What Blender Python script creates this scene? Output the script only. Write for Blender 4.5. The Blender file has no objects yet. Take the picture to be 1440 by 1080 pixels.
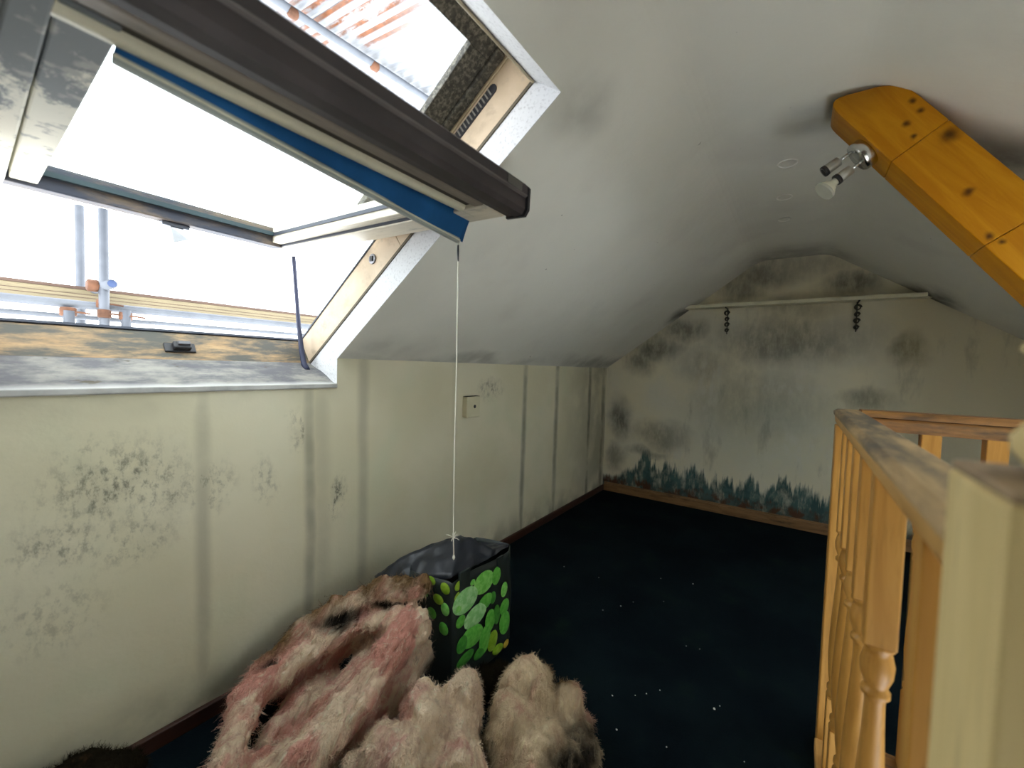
import bpy, bmesh, math, random
from mathutils import Vector, Matrix, noise as mnoise
random.seed(7)
S = bpy.context.scene
COL = S.collection

# ---------------------------------------------------------------- camera
def look(yaw, pitch, roll):
    f = Vector((-math.sin(yaw)*math.cos(pitch), math.cos(yaw)*math.cos(pitch), math.sin(pitch)))
    r = Vector((math.cos(yaw), math.sin(yaw), 0)); d = -(r.cross(f))
    r2 = math.cos(roll)*r - math.sin(roll)*d
    d2 = f.cross(r2)
    return r2, d2, f
cam_data = bpy.data.cameras.new('camera'); cam = bpy.data.objects.new('camera', cam_data); COL.objects.link(cam)
cr, cd, cf = look(math.radians(34.75), math.radians(-2.43), math.radians(1.69))
cm = Matrix((cr, -cd, -cf)).transposed().to_4x4(); cm.translation = Vector((0, 0, 1.0))
cam.matrix_world = cm
cam_data.sensor_width = 36.0; cam_data.lens = 583.0/1440*36.0; cam_data.clip_start = 0.01
cam_data.dof.use_dof = True; cam_data.dof.focus_distance = 1.6; cam_data.dof.aperture_fstop = 2.8
S.camera = cam
# ---------------------------------------------------------------- sky: bright even overcast
world = bpy.data.worlds.new('overcast'); S.world = world; world.use_nodes = True
bg = world.node_tree.nodes['Background']; bg.inputs[0].default_value = (0.93, 0.97, 1.0, 1); bg.inputs[1].default_value = 6.6
S.view_settings.view_transform = 'Standard'; S.view_settings.look = 'None'
S.view_settings.gamma = 1.0; S.view_settings.use_curve_mapping = False
S.view_settings.exposure = 0.28
S.cycles.max_bounces = 16; S.cycles.diffuse_bounces = 10; S.cycles.transparent_max_bounces = 16
S.cycles.use_denoising = True

# ---------------------------------------------------------------- key dimensions (metres)
XL, XR = -1.31, 1.28          # knee walls
YB, YF = 3.255, -2.2          # gables
ZK = 1.01                     # knee wall height
SL = 0.712                    # roof pitch (tan)
AL = math.atan(SL); CU, SU = math.cos(AL), math.sin(AL)
Y0, Y1 = 0.05, 0.83           # skylight opening along the room
def st(s, y, t):              # roof-plane coordinates: s up the slope, t outwards
    return (XL + CU*s - SU*t, y, ZK + SU*s + CU*t)

# ---------------------------------------------------------------- mesh helpers
def finish(name, me, mat, parent=None, smooth=False, bevel=0.0, label=None, cat=None, group=None, kind=None):
    o = bpy.data.objects.new(name, me); COL.objects.link(o)
    if mat is not None:
        me.materials.clear()
        for m_ in (mat if isinstance(mat, (list, tuple)) else [mat]): me.materials.append(m_)
    if parent is not None: o.parent = parent
    if smooth:
        for p in me.polygons: p.use_smooth = True
    if bevel:
        b = o.modifiers.new('bevel', 'BEVEL'); b.width = bevel; b.segments = 2; b.limit_method = 'ANGLE'; b.angle_limit = math.radians(40)
    tag(o, label, cat, group, kind)
    return o
def tag(o, label=None, cat=None, group=None, kind=None):
    if label: o['label'] = label
    if cat: o['category'] = cat
    if group: o['group'] = group
    if kind: o['kind'] = kind
    return o
def mesh(name, verts, faces, mat, parent=None, **k):
    me = bpy.data.meshes.new(name); me.from_pydata([tuple(v) for v in verts], [], faces); me.update()
    bm = bmesh.new(); bm.from_mesh(me); bmesh.ops.recalc_face_normals(bm, faces=bm.faces[:]); bm.to_mesh(me); bm.free()
    return finish(name, me, mat, parent, **k)
def empty(name, loc=(0, 0, 0), label=None, cat=None, group=None, kind=None):
    o = bpy.data.objects.new(name, None); COL.objects.link(o); o.location = loc; o.empty_display_size = 0.05
    bpy.context.view_layer.update()
    return tag(o, label, cat, group, kind)
HEX = [(0,1,2,3),(7,6,5,4),(0,4,5,1),(1,5,6,2),(2,6,7,3),(3,7,4,0)]
def hexa(name, v8, mat, parent=None, **k): return mesh(name, v8, HEX, mat, parent, **k)
def box(name, x0, x1, y0, y1, z0, z1, mat, parent=None, **k):
    return hexa(name, [(x0,y0,z0),(x1,y0,z0),(x1,y1,z0),(x0,y1,z0),(x0,y0,z1),(x1,y0,z1),(x1,y1,z1),(x0,y1,z1)], mat, parent, **k)
def stbox(name, s0, s1, y0, y1, t0, t1, mat, parent=None, **k):
    return hexa(name, [st(s0,y0,t0),st(s1,y0,t0),st(s1,y1,t0),st(s0,y1,t0),st(s0,y0,t1),st(s1,y0,t1),st(s1,y1,t1),st(s0,y1,t1)], mat, parent, **k)
def prism(name, poly, f0, f1, mat, parent=None, **k):      # poly of 2D points, f0/f1 map them to 3D ends
    n = len(poly)
    v = [f0(*p) for p in poly] + [f1(*p) for p in poly]
    fs = [tuple(range(n)), tuple(range(2*n-1, n-1, -1))] + [(i, (i+1) % n, n+(i+1) % n, n+i) for i in range(n)]
    return mesh(name, v, fs, mat, parent, **k)
def tubeverts(path, radii, seg=10):
    path = [Vector(p) for p in path]; v = []; f = []
    up = Vector((0, 0, 1))
    t0 = (path[1]-path[0]).normalized()
    a = t0.cross(up) if abs(t0.z) < .9 else t0.cross(Vector((1, 0, 0))); a.normalize()
    for i, p in enumerate(path):
        t = (path[min(i+1, len(path)-1)] - path[max(i-1, 0)]).normalized()
        a = (a - t*a.dot(t)).normalized(); b = t.cross(a)
        r = radii[i] if isinstance(radii, (list, tuple)) else radii
        for j in range(seg):
            an = 2*math.pi*j/seg; v.append(p + r*(math.cos(an)*a + math.sin(an)*b))
    for i in range(len(path)-1):
        for j in range(seg):
            f.append((i*seg+j, i*seg+(j+1) % seg, (i+1)*seg+(j+1) % seg, (i+1)*seg+j))
    f.append(tuple(range(seg-1, -1, -1))); n = (len(path)-1)*seg; f.append(tuple(range(n, n+seg)))
    return v, f
def tube(name, path, r, mat, parent=None, seg=10, smooth=True, **k):
    v, f = tubeverts(path, r, seg); o = mesh(name, v, f, mat, parent, smooth=smooth, **k)
    return o
def lathe(name, base, axis, prof, mat, parent=None, seg=24, **k):   # prof: (distance along axis, radius)
    base = Vector(base); axis = Vector(axis).normalized()
    path = [base + axis*h for h, r in prof]
    a = axis.cross(Vector((0, 0, 1))) if abs(axis.z) < .9 else axis.cross(Vector((1, 0, 0))); a.normalize(); b = axis.cross(a)
    v = []; f = []
    for (h, r), p in zip(prof, path):
        for j in range(seg):
            an = 2*math.pi*j/seg; v.append(p + r*(math.cos(an)*a + math.sin(an)*b))
    for i in range(len(prof)-1):
        for j in range(seg): f.append((i*seg+j, i*seg+(j+1) % seg, (i+1)*seg+(j+1) % seg, (i+1)*seg+j))
    f.append(tuple(range(seg-1, -1, -1))); n = (len(prof)-1)*seg; f.append(tuple(range(n, n+seg)))
    o = mesh(name, v, f, mat, parent, **k)
    for p in o.data.polygons: p.use_smooth = len(p.vertices) == 4
    return o

# ---------------------------------------------------------------- material helpers
class NB:
    def __init__(self, name, rough=.8, metallic=0.0, spec=.3):
        self.m = bpy.data.materials.new(name); self.m.use_nodes = True
        self.t = self.m.node_tree; self.n = self.t.nodes
        self.b = self.n['Principled BSDF']
        self.b.inputs['Roughness'].default_value = rough; self.b.inputs['Metallic'].default_value = metallic
        self.b.inputs['Specular IOR Level'].default_value = spec
        g = self.n.new('ShaderNodeNewGeometry'); self.pos = g.outputs['Position']
        self.obj = self.n.new('ShaderNodeTexCoord').outputs['Object']
    def link(self, a, b): self.t.links.new(a, b)
    def put(self, sock, v):
        if v is None: return
        if isinstance(v, bpy.types.NodeSocket): self.link(v, sock)
        else: sock.default_value = (tuple(v)+(1,) if isinstance(v, (tuple, list)) and len(v) == 3 and sock.type == 'RGBA' else v)
    def vm(self, op, a, b=None):
        n = self.n.new('ShaderNodeVectorMath'); n.operation = op; self.put(n.inputs[0], a); self.put(n.inputs[1], b)
        return n.outputs['Value'] if op in ('LENGTH', 'DOT_PRODUCT') else n.outputs['Vector']
    def scaled(self, v, s): return self.vm('MULTIPLY', v, s)
    def math(self, op, a, b=None, clamp=False):
        n = self.n.new('ShaderNodeMath'); n.operation = op; n.use_clamp = clamp; self.put(n.inputs[0], a); self.put(n.inputs[1], b); return n.outputs[0]
    def noise(self, scale, vec=None, detail=4, rough=.55, dist=0.0, col=False):
        n = self.n.new('ShaderNodeTexNoise'); n.inputs['Scale'].default_value = scale; n.inputs['Detail'].default_value = detail
        n.inputs['Roughness'].default_value = rough; n.inputs['Distortion'].default_value = dist
        self.link(vec if vec is not None else self.pos, n.inputs['Vector'])
        return n.outputs['Color' if col else 'Fac']
    def rng(self, v, a, b, c=0.0, d=1.0):
        n = self.n.new('ShaderNodeMapRange'); n.interpolation_type = 'SMOOTHSTEP'; self.put(n.inputs[0], v)
        for i, x in enumerate((a, b, c, d)): n.inputs[i+1].default_value = x
        return n.outputs[0]
    def mix(self, f, a, b, blend='MIX'):
        n = self.n.new('ShaderNodeMix'); n.data_type = 'RGBA'; n.blend_type = blend
        self.put(n.inputs[0], f); self.put(n.inputs[6], a); self.put(n.inputs[7], b); return n.outputs[2]
    def axis(self, i, v=None):
        n = self.n.new('ShaderNodeSeparateXYZ'); self.link(v if v is not None else self.pos, n.inputs[0]); return n.outputs[i]
    def warp(self, scale, amt):
        c = self.noise(scale, col=True, detail=3); c = self.vm('SUBTRACT', c, (.5, .5, .5))
        return self.vm('ADD', self.pos, self.vm('MULTIPLY', c, (amt, amt, amt)))
    def blob(self, w, c, r, inner=.2):      # soft elliptical patch round c with radii r
        d = self.vm('MULTIPLY', self.vm('SUBTRACT', w, c), tuple(1/x for x in r))
        return self.rng(self.vm('LENGTH', d), inner, 1.0, 1.0, 0.0)
    def total(self, items):
        o = items[0]
        for i in items[1:]: o = self.math('MAXIMUM', o, i)
        return o
    def bump(self, h, strength=.3, dist=.01):
        n = self.n.new('ShaderNodeBump'); n.inputs['Strength'].default_value = strength; n.inputs['Distance'].default_value = dist
        self.link(h, n.inputs['Height']); self.link(n.outputs[0], self.b.inputs['Normal'])
    def out(self, c): self.put(self.b.inputs['Base Color'], c); return self.m

def plain(name, c, rough=.6, metallic=0, spec=.3, var=.12):
    k = NB(name, rough, metallic, spec); f = k.noise(9, detail=5)
    k.out(k.mix(k.rng(f, .3, .7), tuple(x*(1-var) for x in c), tuple(min(1, x*(1+var)) for x in c))); return k.m
def wood(name, c1, c2, grain=(40, 4, 40), rough=.5, mould=0.0, mcol=(.05, .05, .045), mscale=8, knots=False, spec=.35):
    k = NB(name, rough, 0, spec)
    v = k.scaled(k.pos, grain); n1 = k.noise(1.0, v, 5, .6, .6); n2 = k.noise(3.1, v, 4, .6)
    c = k.mix(k.rng(n1, .3, .7), c1, c2); c = k.mix(k.math('MULTIPLY', k.rng(n2, .5, .75), .35), c, tuple(x*.45 for x in c1))
    if mould:
        mm = k.noise(mscale, k.scaled(k.pos, tuple(max(.35, min(1.6, g/16)) for g in grain)), 7, .68)
        c = k.mix(k.rng(mm, .62-mould*.32, .72-mould*.14), c, mcol)
    k.bump(n1, .15, .003); return k.out(c)

# ---- wall plaster with the mould that grows on it
def wall_left_mat():
    k = NB('knee wall plaster', .85)
    y = k.axis(1); z = k.axis(2); w = k.warp(6, .10); wy = k.axis(1, k.warp(3, .035))
    big = k.noise(2.2, detail=3); base = k.mix(k.rng(big, .35, .65), (.66, .62, .45), (.72, .68, .52))
    base = k.mix(k.math('MULTIPLY', k.rng(k.noise(3.5, detail=2), .5, .75), .5), base, (.60, .63, .46))
    ms = []
    for yc, wd, st_ in ((.437, .028, .34), (.735, .03, .5), (.775, .05, .2), (.939, .035, .32), (1.43, .03, .12), (2.02, .035, .62), (2.41, .04, .7), (2.93, .05, .8), (3.2, .07, .75)):
        d = k.math('ABSOLUTE', k.math('SUBTRACT', wy, yc))
        m = k.rng(d, wd*.1, wd, 1, 0)
        var = k.rng(k.noise(2.6, k.vm('ADD', k.scaled(k.pos, (1, 1, 1.4)), (yc*7, yc*3, 0)), 4, .6), .25, .6, .35, 1)
        ms.append(k.math('MULTIPLY', k.math('MULTIPLY', m, var), st_))
    sp = k.rng(k.noise(46, k.scaled(k.pos, (1, 1.3, .8)), 7, .74), .46, .66)
    sp2 = k.rng(k.noise(9, detail=5), .42, .62)
    for (yc, zc, ry, rz, s_) in ((.27, .70, .20, .15, .72), (.18, .58, .13, .08, .6), (.33, .66, .12, .12, .6), (.45, .65, .10, .10, .55), (.59, .64, .05, .09, .5),
                                (.83, .52, .05, .11, .8), (.69, .78, .05, .10, .6), (1.70, .88, .14, .09, .75), (.16, .43, .14, .12, .35), (.30, .55, .12, .08, .5)):
        b = k.blob(w, (XL, yc, zc), (3, ry, rz), .15)
        ms.append(k.math('MULTIPLY', k.math('MULTIPLY', b, k.math('ADD', k.math('MULTIPLY', sp, .95), k.math('MULTIPLY', sp2, .24))), s_))
    # mottled grey under the sill and at the foot of the wall
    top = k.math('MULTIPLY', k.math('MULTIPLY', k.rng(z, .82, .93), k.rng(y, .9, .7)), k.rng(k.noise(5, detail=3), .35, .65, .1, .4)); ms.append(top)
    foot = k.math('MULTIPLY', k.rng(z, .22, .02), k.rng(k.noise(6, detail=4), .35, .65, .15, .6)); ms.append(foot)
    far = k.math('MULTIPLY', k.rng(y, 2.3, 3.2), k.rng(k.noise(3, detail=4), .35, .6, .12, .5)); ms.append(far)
    c = k.mix(k.total(ms), base, (.085, .085, .07))
    k.bump(k.noise(30, detail=5), .25, .004); return k.out(c)
def wall_back_mat():
    k = NB('gable plaster', .85)
    x = k.axis(0); z = k.axis(2); w = k.warp(5, .16)
    v = k.scaled(k.pos, (1.8, 1, .55)); run = k.noise(5, v, 6, .65)
    base = k.mix(k.rng(k.noise(2.4, detail=4), .35, .65), (.80, .75, .58), (.74, .72, .61))
    ms = []
    spk = k.rng(k.noise(14, k.scaled(k.pos, (1.4, 1, .6)), 6, .7), .25, .65, .45, 1)
    for (xc, zc, rx, rz, s_) in ((-.93, 1.17, .24, .13, .95), (-1.04, 1.08, .15, .12, .8), (-.72, 1.30, .2, .11, .85), (-.25, 1.66, .30, .11, .85), (-.38, 1.58, .16, .12, .8),
                                (.22, 1.57, .17, .1, .95), (-.02, 1.70, .45, .10, .5), (-1.18, .60, .12, .2, .95), (-1.2, .30, .09, .12, .7), (-.86, .50, .25, .13, .75), (-.95, .36, .2, .04, .7), (.50, 1.16, .10, .13, 1.0),
                                (.33, .87, .17, .08, .75), (-.10, 1.22, .52, .20, .75), (-.05, 1.42, .3, .10, .5), (-.25, .80, .5, .30, .45), (-.55, 1.05, .25, .2, .45), (.5, .6, .4, .4, .2)):
        ms.append(k.math('MULTIPLY', k.math('MULTIPLY', k.blob(w, (xc, YB, zc), (rx*1.32, 3, rz*1.32), .1), spk), s_))
    d = k.math('MULTIPLY', k.total(ms), .92)
    c = k.mix(d, base, (.075, .08, .065))
    c = k.mix(k.math('MULTIPLY', k.rng(x, .25, .6), .45), c, (.46, .40, .22))
    c = k.mix(k.math('MULTIPLY', k.blob(w, (-.15, YB, .60), (.75, 3, .50), .2), .28), c, (.36, .44, .38))
    # pale bloom where paint peels
    pale = k.math('MULTIPLY', k.total([k.blob(w, (-.53, YB, .93), (.13, 3, .30), .2), k.blob(w, (-.1, YB, .92), (.35, 3, .07), .2), k.blob(w, (-.75, YB, .33), (.14, 3, .15), .3), k.blob(w, (0, YB, .5), (.35, 3, .22), .1)]), k.rng(k.noise(16, k.scaled(k.pos, (1, 1, .5)), 6, .7), .45, .62))
    c = k.mix(k.math('MULTIPLY', pale, .55), c, (.66, .66, .60))
    # teal growth rising from the skirting in spikes, brown at the very foot
    up = k.noise(9, k.scaled(k.pos, (1.2, 1, .12)), 6, .75); up2 = k.noise(26, k.scaled(k.pos, (1.4, 1, .1)), 3, .7)
    hgt = k.math('ADD', k.math('MULTIPLY', k.rng(up, .28, .72), .20), k.math('MULTIPLY', up2, .11))
    hgt = k.math('MULTIPLY', hgt, k.math('MULTIPLY', k.rng(x, -1.25, -1.0), k.rng(x, .5, .05)))
    rel = k.math('SUBTRACT', k.math('ADD', hgt, .135), z)
    teal = k.math('MULTIPLY', k.rng(rel, -.01, .06), k.rng(k.noise(22, k.scaled(k.pos, (1, 1, .3)), 5, .7),   .28, .52, .5, .97))
    c = k.mix(teal, c, k.mix(k.rng(k.noise(12), .4, .6), (.02, .07, .075), (.05, .12, .12)))
    br = k.math('MULTIPLY', k.rng(k.math('SUBTRACT', k.math('ADD', k.math('MULTIPLY', up2, .15), .06), z), -.01, .03), k.rng(k.noise(18), .4, .6, .2, .9))
    c = k.mix(br, c, (.09, .035, .015))
    # old runs
    c = k.mix(k.math('MULTIPLY', k.rng(run, .56, .75), .35), c, (.12, .13, .11))
    k.bump(k.noise(18, detail=6), .3, .006); return k.out(c)
def ceiling_mat():
    k = NB('ceiling paint', .9)
    w = k.warp(3, .2)
    c = k.mix(k.rng(k.noise(1.6, detail=3), .35, .65), (.745, .745, .685), (.80, .80, .74))
    c = k.mix(k.math('MULTIPLY', k.rng(k.noise(2.6, detail=4), .52, .72), .4), c, (.66, .64, .60))
    ms = []
    for cc, rr, s_ in (((-.75, YB-.02, 1.42), (.2, .28, .12), .9), ((.55, YB-.02, 1.45), (.25, .3, .14), .9), ((-.1, YB, 1.76), (.7, .42, .2), .55), ((-1.25, 2.9, 1.04), (.16, .9, .10), .55),
                       ((-1.3, 1.5, 1.01), (.10, .9, .05), .45), ((-.45, .93, 1.6), (.14, .16, .12), .35), ((.45, 1.62, 1.55), (.35, .22, .22), .75), ((.05, 1.55, 1.75), (.2, .16, .1), .35), ((-1.22, 1.02, 1.07), (.16, .22, .12), .3)):  # the patches behind the strut paint its shadow on the ceiling
        ms.append(k.math('MULTIPLY', k.math('MULTIPLY', k.blob(w, cc, rr, .1), k.rng(k.noise(7, detail=5), .3, .6, .4, 1)), s_))
    c = k.mix(k.total(ms), c, (.09, .095, .085))
    dots = k.rng(k.noise(42, detail=1), .80, .84); c = k.mix(k.math('MULTIPLY', dots, .7), c, (.08, .07, .06))
    k.bump(k.noise(26, detail=6), .3, .005); return k.out(c)
def reveal_mat():
    k = NB('reveal plaster', .85)
    c = k.mix(k.math('MULTIPLY', k.rng(k.noise(140, detail=4), .52, .70), .5), (.58, .59, .61), (.30, .30, .32))
    k.bump(k.noise(60, detail=5), .4, .005); return k.out(c)
def sill_mat():
    k = NB('sill plaster', .85)
    v = k.scaled(k.pos, (1, .5, 1)); n_ = k.noise(14, v, 7, .7)
    c = k.mix(k.rng(n_, .35, .62), (.24, .235, .21), (.10, .10, .11)); c = k.mix(k.rng(k.noise(30, v, 4), .66, .72), c, (.08, .07, .05))
    c = k.mix(k.rng(k.axis(0), -1.345, -1.315), c, (.42, .42, .41))
    k.bump(n_, .35, .006); return k.out(c)
def carpet_mat():
    k = NB('carpet', 1.0, 0, .05)
    c = k.mix(k.rng(k.noise(3, detail=4), .35, .65), (.0022, .0050, .0075), (.0045, .0095, .012))
    c = k.mix(k.math('MULTIPLY', k.rng(k.noise(6, detail=5), .58, .75), .5), c, (.008, .017, .010))
    k.bump(k.noise(320, detail=2), .6, .004); return k.out(c)

M_WL = wall_left_mat(); M_WB = wall_back_mat(); M_CE = ceiling_mat(); M_RV = reveal_mat(); M_SI = sill_mat(); M_CA = carpet_mat()
M_PLAIN = plain('plain plaster', (.74, .72, .66), .9)
M_SKIRT = wood('skirting', (.20, .11, .05), (.30, .17, .08), (5, 30, 40), .55, .35, (.03, .02, .012))
M_SKIRT_D = wood('dark skirting', (.035, .014, .010), (.06, .022, .014), (30, 4, 40), .5, .2, (.01, .008, .006))
M_PINE_Y = wood('balustrade pine rail', (.46, .25, .075), (.58, .34, .11), (45, 4, 45), .42)
M_RAILTOP = wood('mouldy rail top', (.40, .28, .14), (.48, .33, .17), (45, 5, 45), .6, .72, (.13, .11, .085), 9)
M_PINE_Z = wood('balustrade pine', (.38, .18, .035), (.50, .26, .06), (45, 45, 4), .42)
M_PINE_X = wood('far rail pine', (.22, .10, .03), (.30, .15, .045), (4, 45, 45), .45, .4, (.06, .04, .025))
M_NEWEL = wood('newel pine', (.66, .51, .23), (.76, .60, .29), (30, 30, 3), .45)
M_DARKTOP = wood('mouldy newel top', (.36, .26, .16), (.42, .30, .18), (30, 10, 30), .7, .8, (.14, .11, .085), 14)

def beam_mat():
    k = NB('beam pine', .45, 0, .2)
    # grain runs down the strut: rotate into its own axes
    r = k.n.new('ShaderNodeVectorRotate'); r.rotation_type = 'Y_AXIS'; r.inputs['Angle'].default_value = math.radians(-53.4)
    k.link(k.pos, r.inputs['Vector']); v = k.scaled(r.outputs[0], (30, 30, 30)); v = k.vm('MULTIPLY', v, (.12, 1, 1))
    v2 = k.vm('MULTIPLY', v, (1, 1, 1)); n1 = k.noise(1.0, v2, 5, .6, .8)
    c = k.mix(k.rng(n1, .3, .7), (.48, .185, .003), (.60, .27, .008))
    kn = None
    for cc, rr in (((0.264, 1.41, 1.579), .018), ((0.185, 1.41, 1.627), .008), ((0.209, 1.41, 1.653), .008), ((0.199, 1.41, 1.593), .007), ((0.301, 1.41, 1.438), .010), ((0.340, 1.41, 1.331), .009), ((0.362, 1.41, 1.316), .007), ((0.194, 1.41, 1.681), .008)):
        b = k.blob(k.warp(40, .012), cc, (rr*1.5, .03, rr*1.5), .05); kn = b if kn is None else k.math('MAXIMUM', kn, b)
    c = k.mix(k.math('MULTIPLY', kn, .9), c, (.05, .015, .004))
    c = k.mix(k.math('MULTIPLY', k.blob(k.warp(9, .05), (.10, 1.5, 1.75), (.13, .2, .11), .2), .6), c, (.13, .045, .01))
    k.bump(n1, .12, .003); return k.out(c)
M_BEAM = beam_mat()
M_CHROME = plain('brushed chrome', (.62, .62, .60), .22, 1.0, .5, .08)
M_BULB = plain('bulb glass', (.75, .75, .62), .25, 0, .5, .05)
M_BLACKPL = plain('black plastic', (.02, .02, .024), .45, 0, .4)
M_IVORY = plain('ivory plastic', (.66, .62, .44), .5, 0, .4, .05)
M_SHELF = plain('painted shelf', (.72, .70, .54), .7)
M_IRON = plain('wrought iron', (.06, .06, .05), .6, .3)

# ---------------------------------------------------------------- structure: floor with stairwell
SX0, SX1, SY0, SY1 = .17, 1.05, -.9, 1.345
fl = []
def quadz(x0, x1, y0, y1, z): return [(x0,y0,z),(x1,y0,z),(x1,y1,z),(x0,y1,z)]
vv = []; ff = []
for q in (quadz(XL, SX0, YF, YB, 0), quadz(SX0, SX1, YF, SY0, 0), quadz(SX0, SX1, SY1, YB, 0), quadz(SX1, XR, YF, YB, 0)):
    ff.append(tuple(range(len(vv), len(vv)+4))); vv += q
mesh('floor', vv, ff, M_CA, kind='structure', label='very dark navy blue carpet with scattered white crumbs', )
box('wall_stairwell', SX0-.02, SX0, SY0, SY1, -2.3, -.001, M_PLAIN, kind='structure')
box('wall_stairwell_far', SX0, SX1, SY1, SY1+.02, -2.3, -.001, M_CA, kind='structure')  # carpet colour darkens this wall to paint shade between the spindles
# opening added in the outer stair wall as fill light, bounced off the pale shaft
for i_, (ya, yb, za, zb) in enumerate(((SY0, SY1, -.18, -.001), (SY0, SY1, -2.3, -1.65), (SY0, -.60, -1.65, -.18), (.70, SY1, -1.65, -.18))):
    box('wall_stairwell_side_%d' % (i_+1), SX1, SX1+.02, ya, yb, za, zb, M_PLAIN, kind='structure')
box('wall_stairwell_near', SX0, SX1, SY0-.02, SY0, -2.3, -.001, M_PLAIN, kind='structure')
box('floor_below', SX0-.02, SX1+.02, SY0-.02, SY1+.02, -2.34, -2.3, M_PLAIN, kind='structure')
# ---- knee walls and gables
def quads(name, qs, mat, **k):
    v = []; f = []
    for q in qs: f.append(tuple(range(len(v), len(v)+len(q)))); v += q
    me = bpy.data.meshes.new(name); me.from_pydata(v, [], f); me.update()
    return finish(name, me, mat, **k)
def wq(y0, y1, z0, z1, x=XL): return [(x,y0,z0),(x,y1,z0),(x,y1,z1),(x,y0,z1)]
ZS = .918
wall_left = quads('wall_left', [wq(YF, Y0, 0, ZK), wq(Y0, Y1, 0, ZS), wq(Y1, YB, 0, ZK)], M_WL, kind='structure')
quads('wall_right', [wq(YF, YB, 0, ZK-.03, XR)], M_PLAIN, kind='structure')
# ceiling cross-section, creases rounded
def slopeL(x): return ZK + SL*(x-XL)
ZC = 1.757; SR = .665
prof = [(XL, ZK)]
xa = XL + (ZC-ZK)/SL
def arc(p0, pc, p1, n=6): return [tuple((1-t)**2*a + 2*t*(1-t)*b + t*t*c for a, b, c in zip(p0, pc, p1)) for t in [i/n for i in range(n+1)]]
prof_mid = arc((xa-.05, slopeL(xa-.05)), (xa, ZC), (xa+.06, ZC)) + arc((.065, ZC), (.115, ZC), (.165, ZC-SR*.05))
right_end = (XR, ZC-SR*(XR-.115))
gable = [(XL, 0), (XL, ZK)] + prof_mid + [right_end, (XR, 0)]
wb = quads('wall_back', [[(x, YB, z) for x, z in gable]], M_WB, kind='structure')
quads('wall_front', [[(x, YF, z) for x, z in reversed(gable)]], plain('gable darkened against bounce', (.16, .10, .065), .8), kind='structure')  # unseen gable coloured dark to cut bounce onto the near faces
STOP = 1.036
qs = []
x1s, z1s = prof_mid[0]; s_mid = (x1s-XL)/CU
qs += [[st(0, YF, 0), st(s_mid, YF, 0), st(s_mid, Y0, 0), st(0, Y0, 0)], [st(0, Y1, 0), st(s_mid, Y1, 0), st(s_mid, YB, 0), st(0, YB, 0)], [st(STOP, Y0, 0), st(s_mid, Y0, 0), st(s_mid, Y1, 0), st(STOP, Y1, 0)]] if STOP < s_mid else []
cl = prof_mid + [right_end]
for a, b in zip(cl[:-2], cl[1:-1]): qs.append([(a[0], YF, a[1]), (b[0], YF, b[1]), (b[0], YB, b[1]), (a[0], YB, a[1])])
# two unseen roof windows added low in the opposite slope as fill light
W2X0, W2X1 = .74, 1.20
W2 = ((.20, 1.10), (1.35, 2.05))
def rz(x): return ZC-SR*(x-.115)
def rq(x0, x1, y0, y1): return [(x0, y0, rz(x0)), (x1, y0, rz(x1)), (x1, y1, rz(x1)), (x0, y1, rz(x0))]
qs += [rq(cl[-2][0], W2X0, YF, YB), rq(W2X1, XR, YF, YB), rq(W2X0, W2X1, YF, W2[0][0]), rq(W2X0, W2X1, W2[0][1], W2[1][0]), rq(W2X0, W2X1, W2[1][1], YB)]
ceil = quads('ceiling', qs, M_CE, kind='structure')
for p in ceil.data.polygons: p.use_smooth = False
# skylight reveals belong to the ceiling
TB = .087; SBOT = -.155; STF = 1.006
for y, nm in ((Y1, 'window_reveal'), (Y0, 'window_reveal')):
    d = .012 if y == Y1 else -.012
    poly = [(XL-.0015, ZS), (XL-.0015, ZK-.001), st(STOP, 0, .0015)[0::2], st(STF, 0, TB)[0::2], st(SBOT, 0, TB)[0::2]]
    prism(nm, poly, lambda x, z: (x, y, z), lambda x, z: (x, y+d, z), M_RV, ceil)
hexa('window_reveal', [st(STOP, Y0, .0015), st(STOP, Y1, .0015), st(STF, Y1, TB), st(STF, Y0, TB), st(STOP+.012, Y0, .0015), st(STOP+.012, Y1, .0015), st(STF+.012, Y1, TB), st(STF+.012, Y0, TB)], M_RV, ceil)
bx_, _, bz_ = st(SBOT, 0, TB)
# slightly uneven sill of old filler
ny, nx = 60, 10; v = []; f = []
for j in range(ny+1):
    for i in range(nx+1):
        y = Y0 + (Y1-Y0)*j/ny; u_ = i/nx; x = XL + (bx_-XL)*u_; z = ZS + (bz_-ZS)*u_
        z += .004*mnoise.noise((x*30, y*14, 3)) * (0 if i in (0, nx) else 1) + .003*math.sin(math.pi*u_)
        v.append((x, y, z))
for j in range(ny):
    for i in range(nx): a = j*(nx+1)+i; f.append((a, a+1, a+nx+2, a+nx+1))
mesh('window_sill', v, f, M_SI, wall_left, smooth=True)
box('sill_bead', XL-.004, XL+.004, Y0, Y1+.0, ZS-.010, ZS+.006, plain('bead paint', (.42, .42, .41), .8, var=.3), wall_left, bevel=.003)
# skirtings
box('baseboard_left', XL, XL+.016, YF, YB, 0, .042, M_SKIRT_D, kind='structure', bevel=.003)
bb = box('baseboard_back', XL+.016, XR, YB-.016, YB, 0, .058, M_SKIRT, kind='structure', bevel=.003)
box('moulding', XL+.016, XR, YB-.011, YB, .058, .070, M_SKIRT, bb, bevel=.003)
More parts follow.
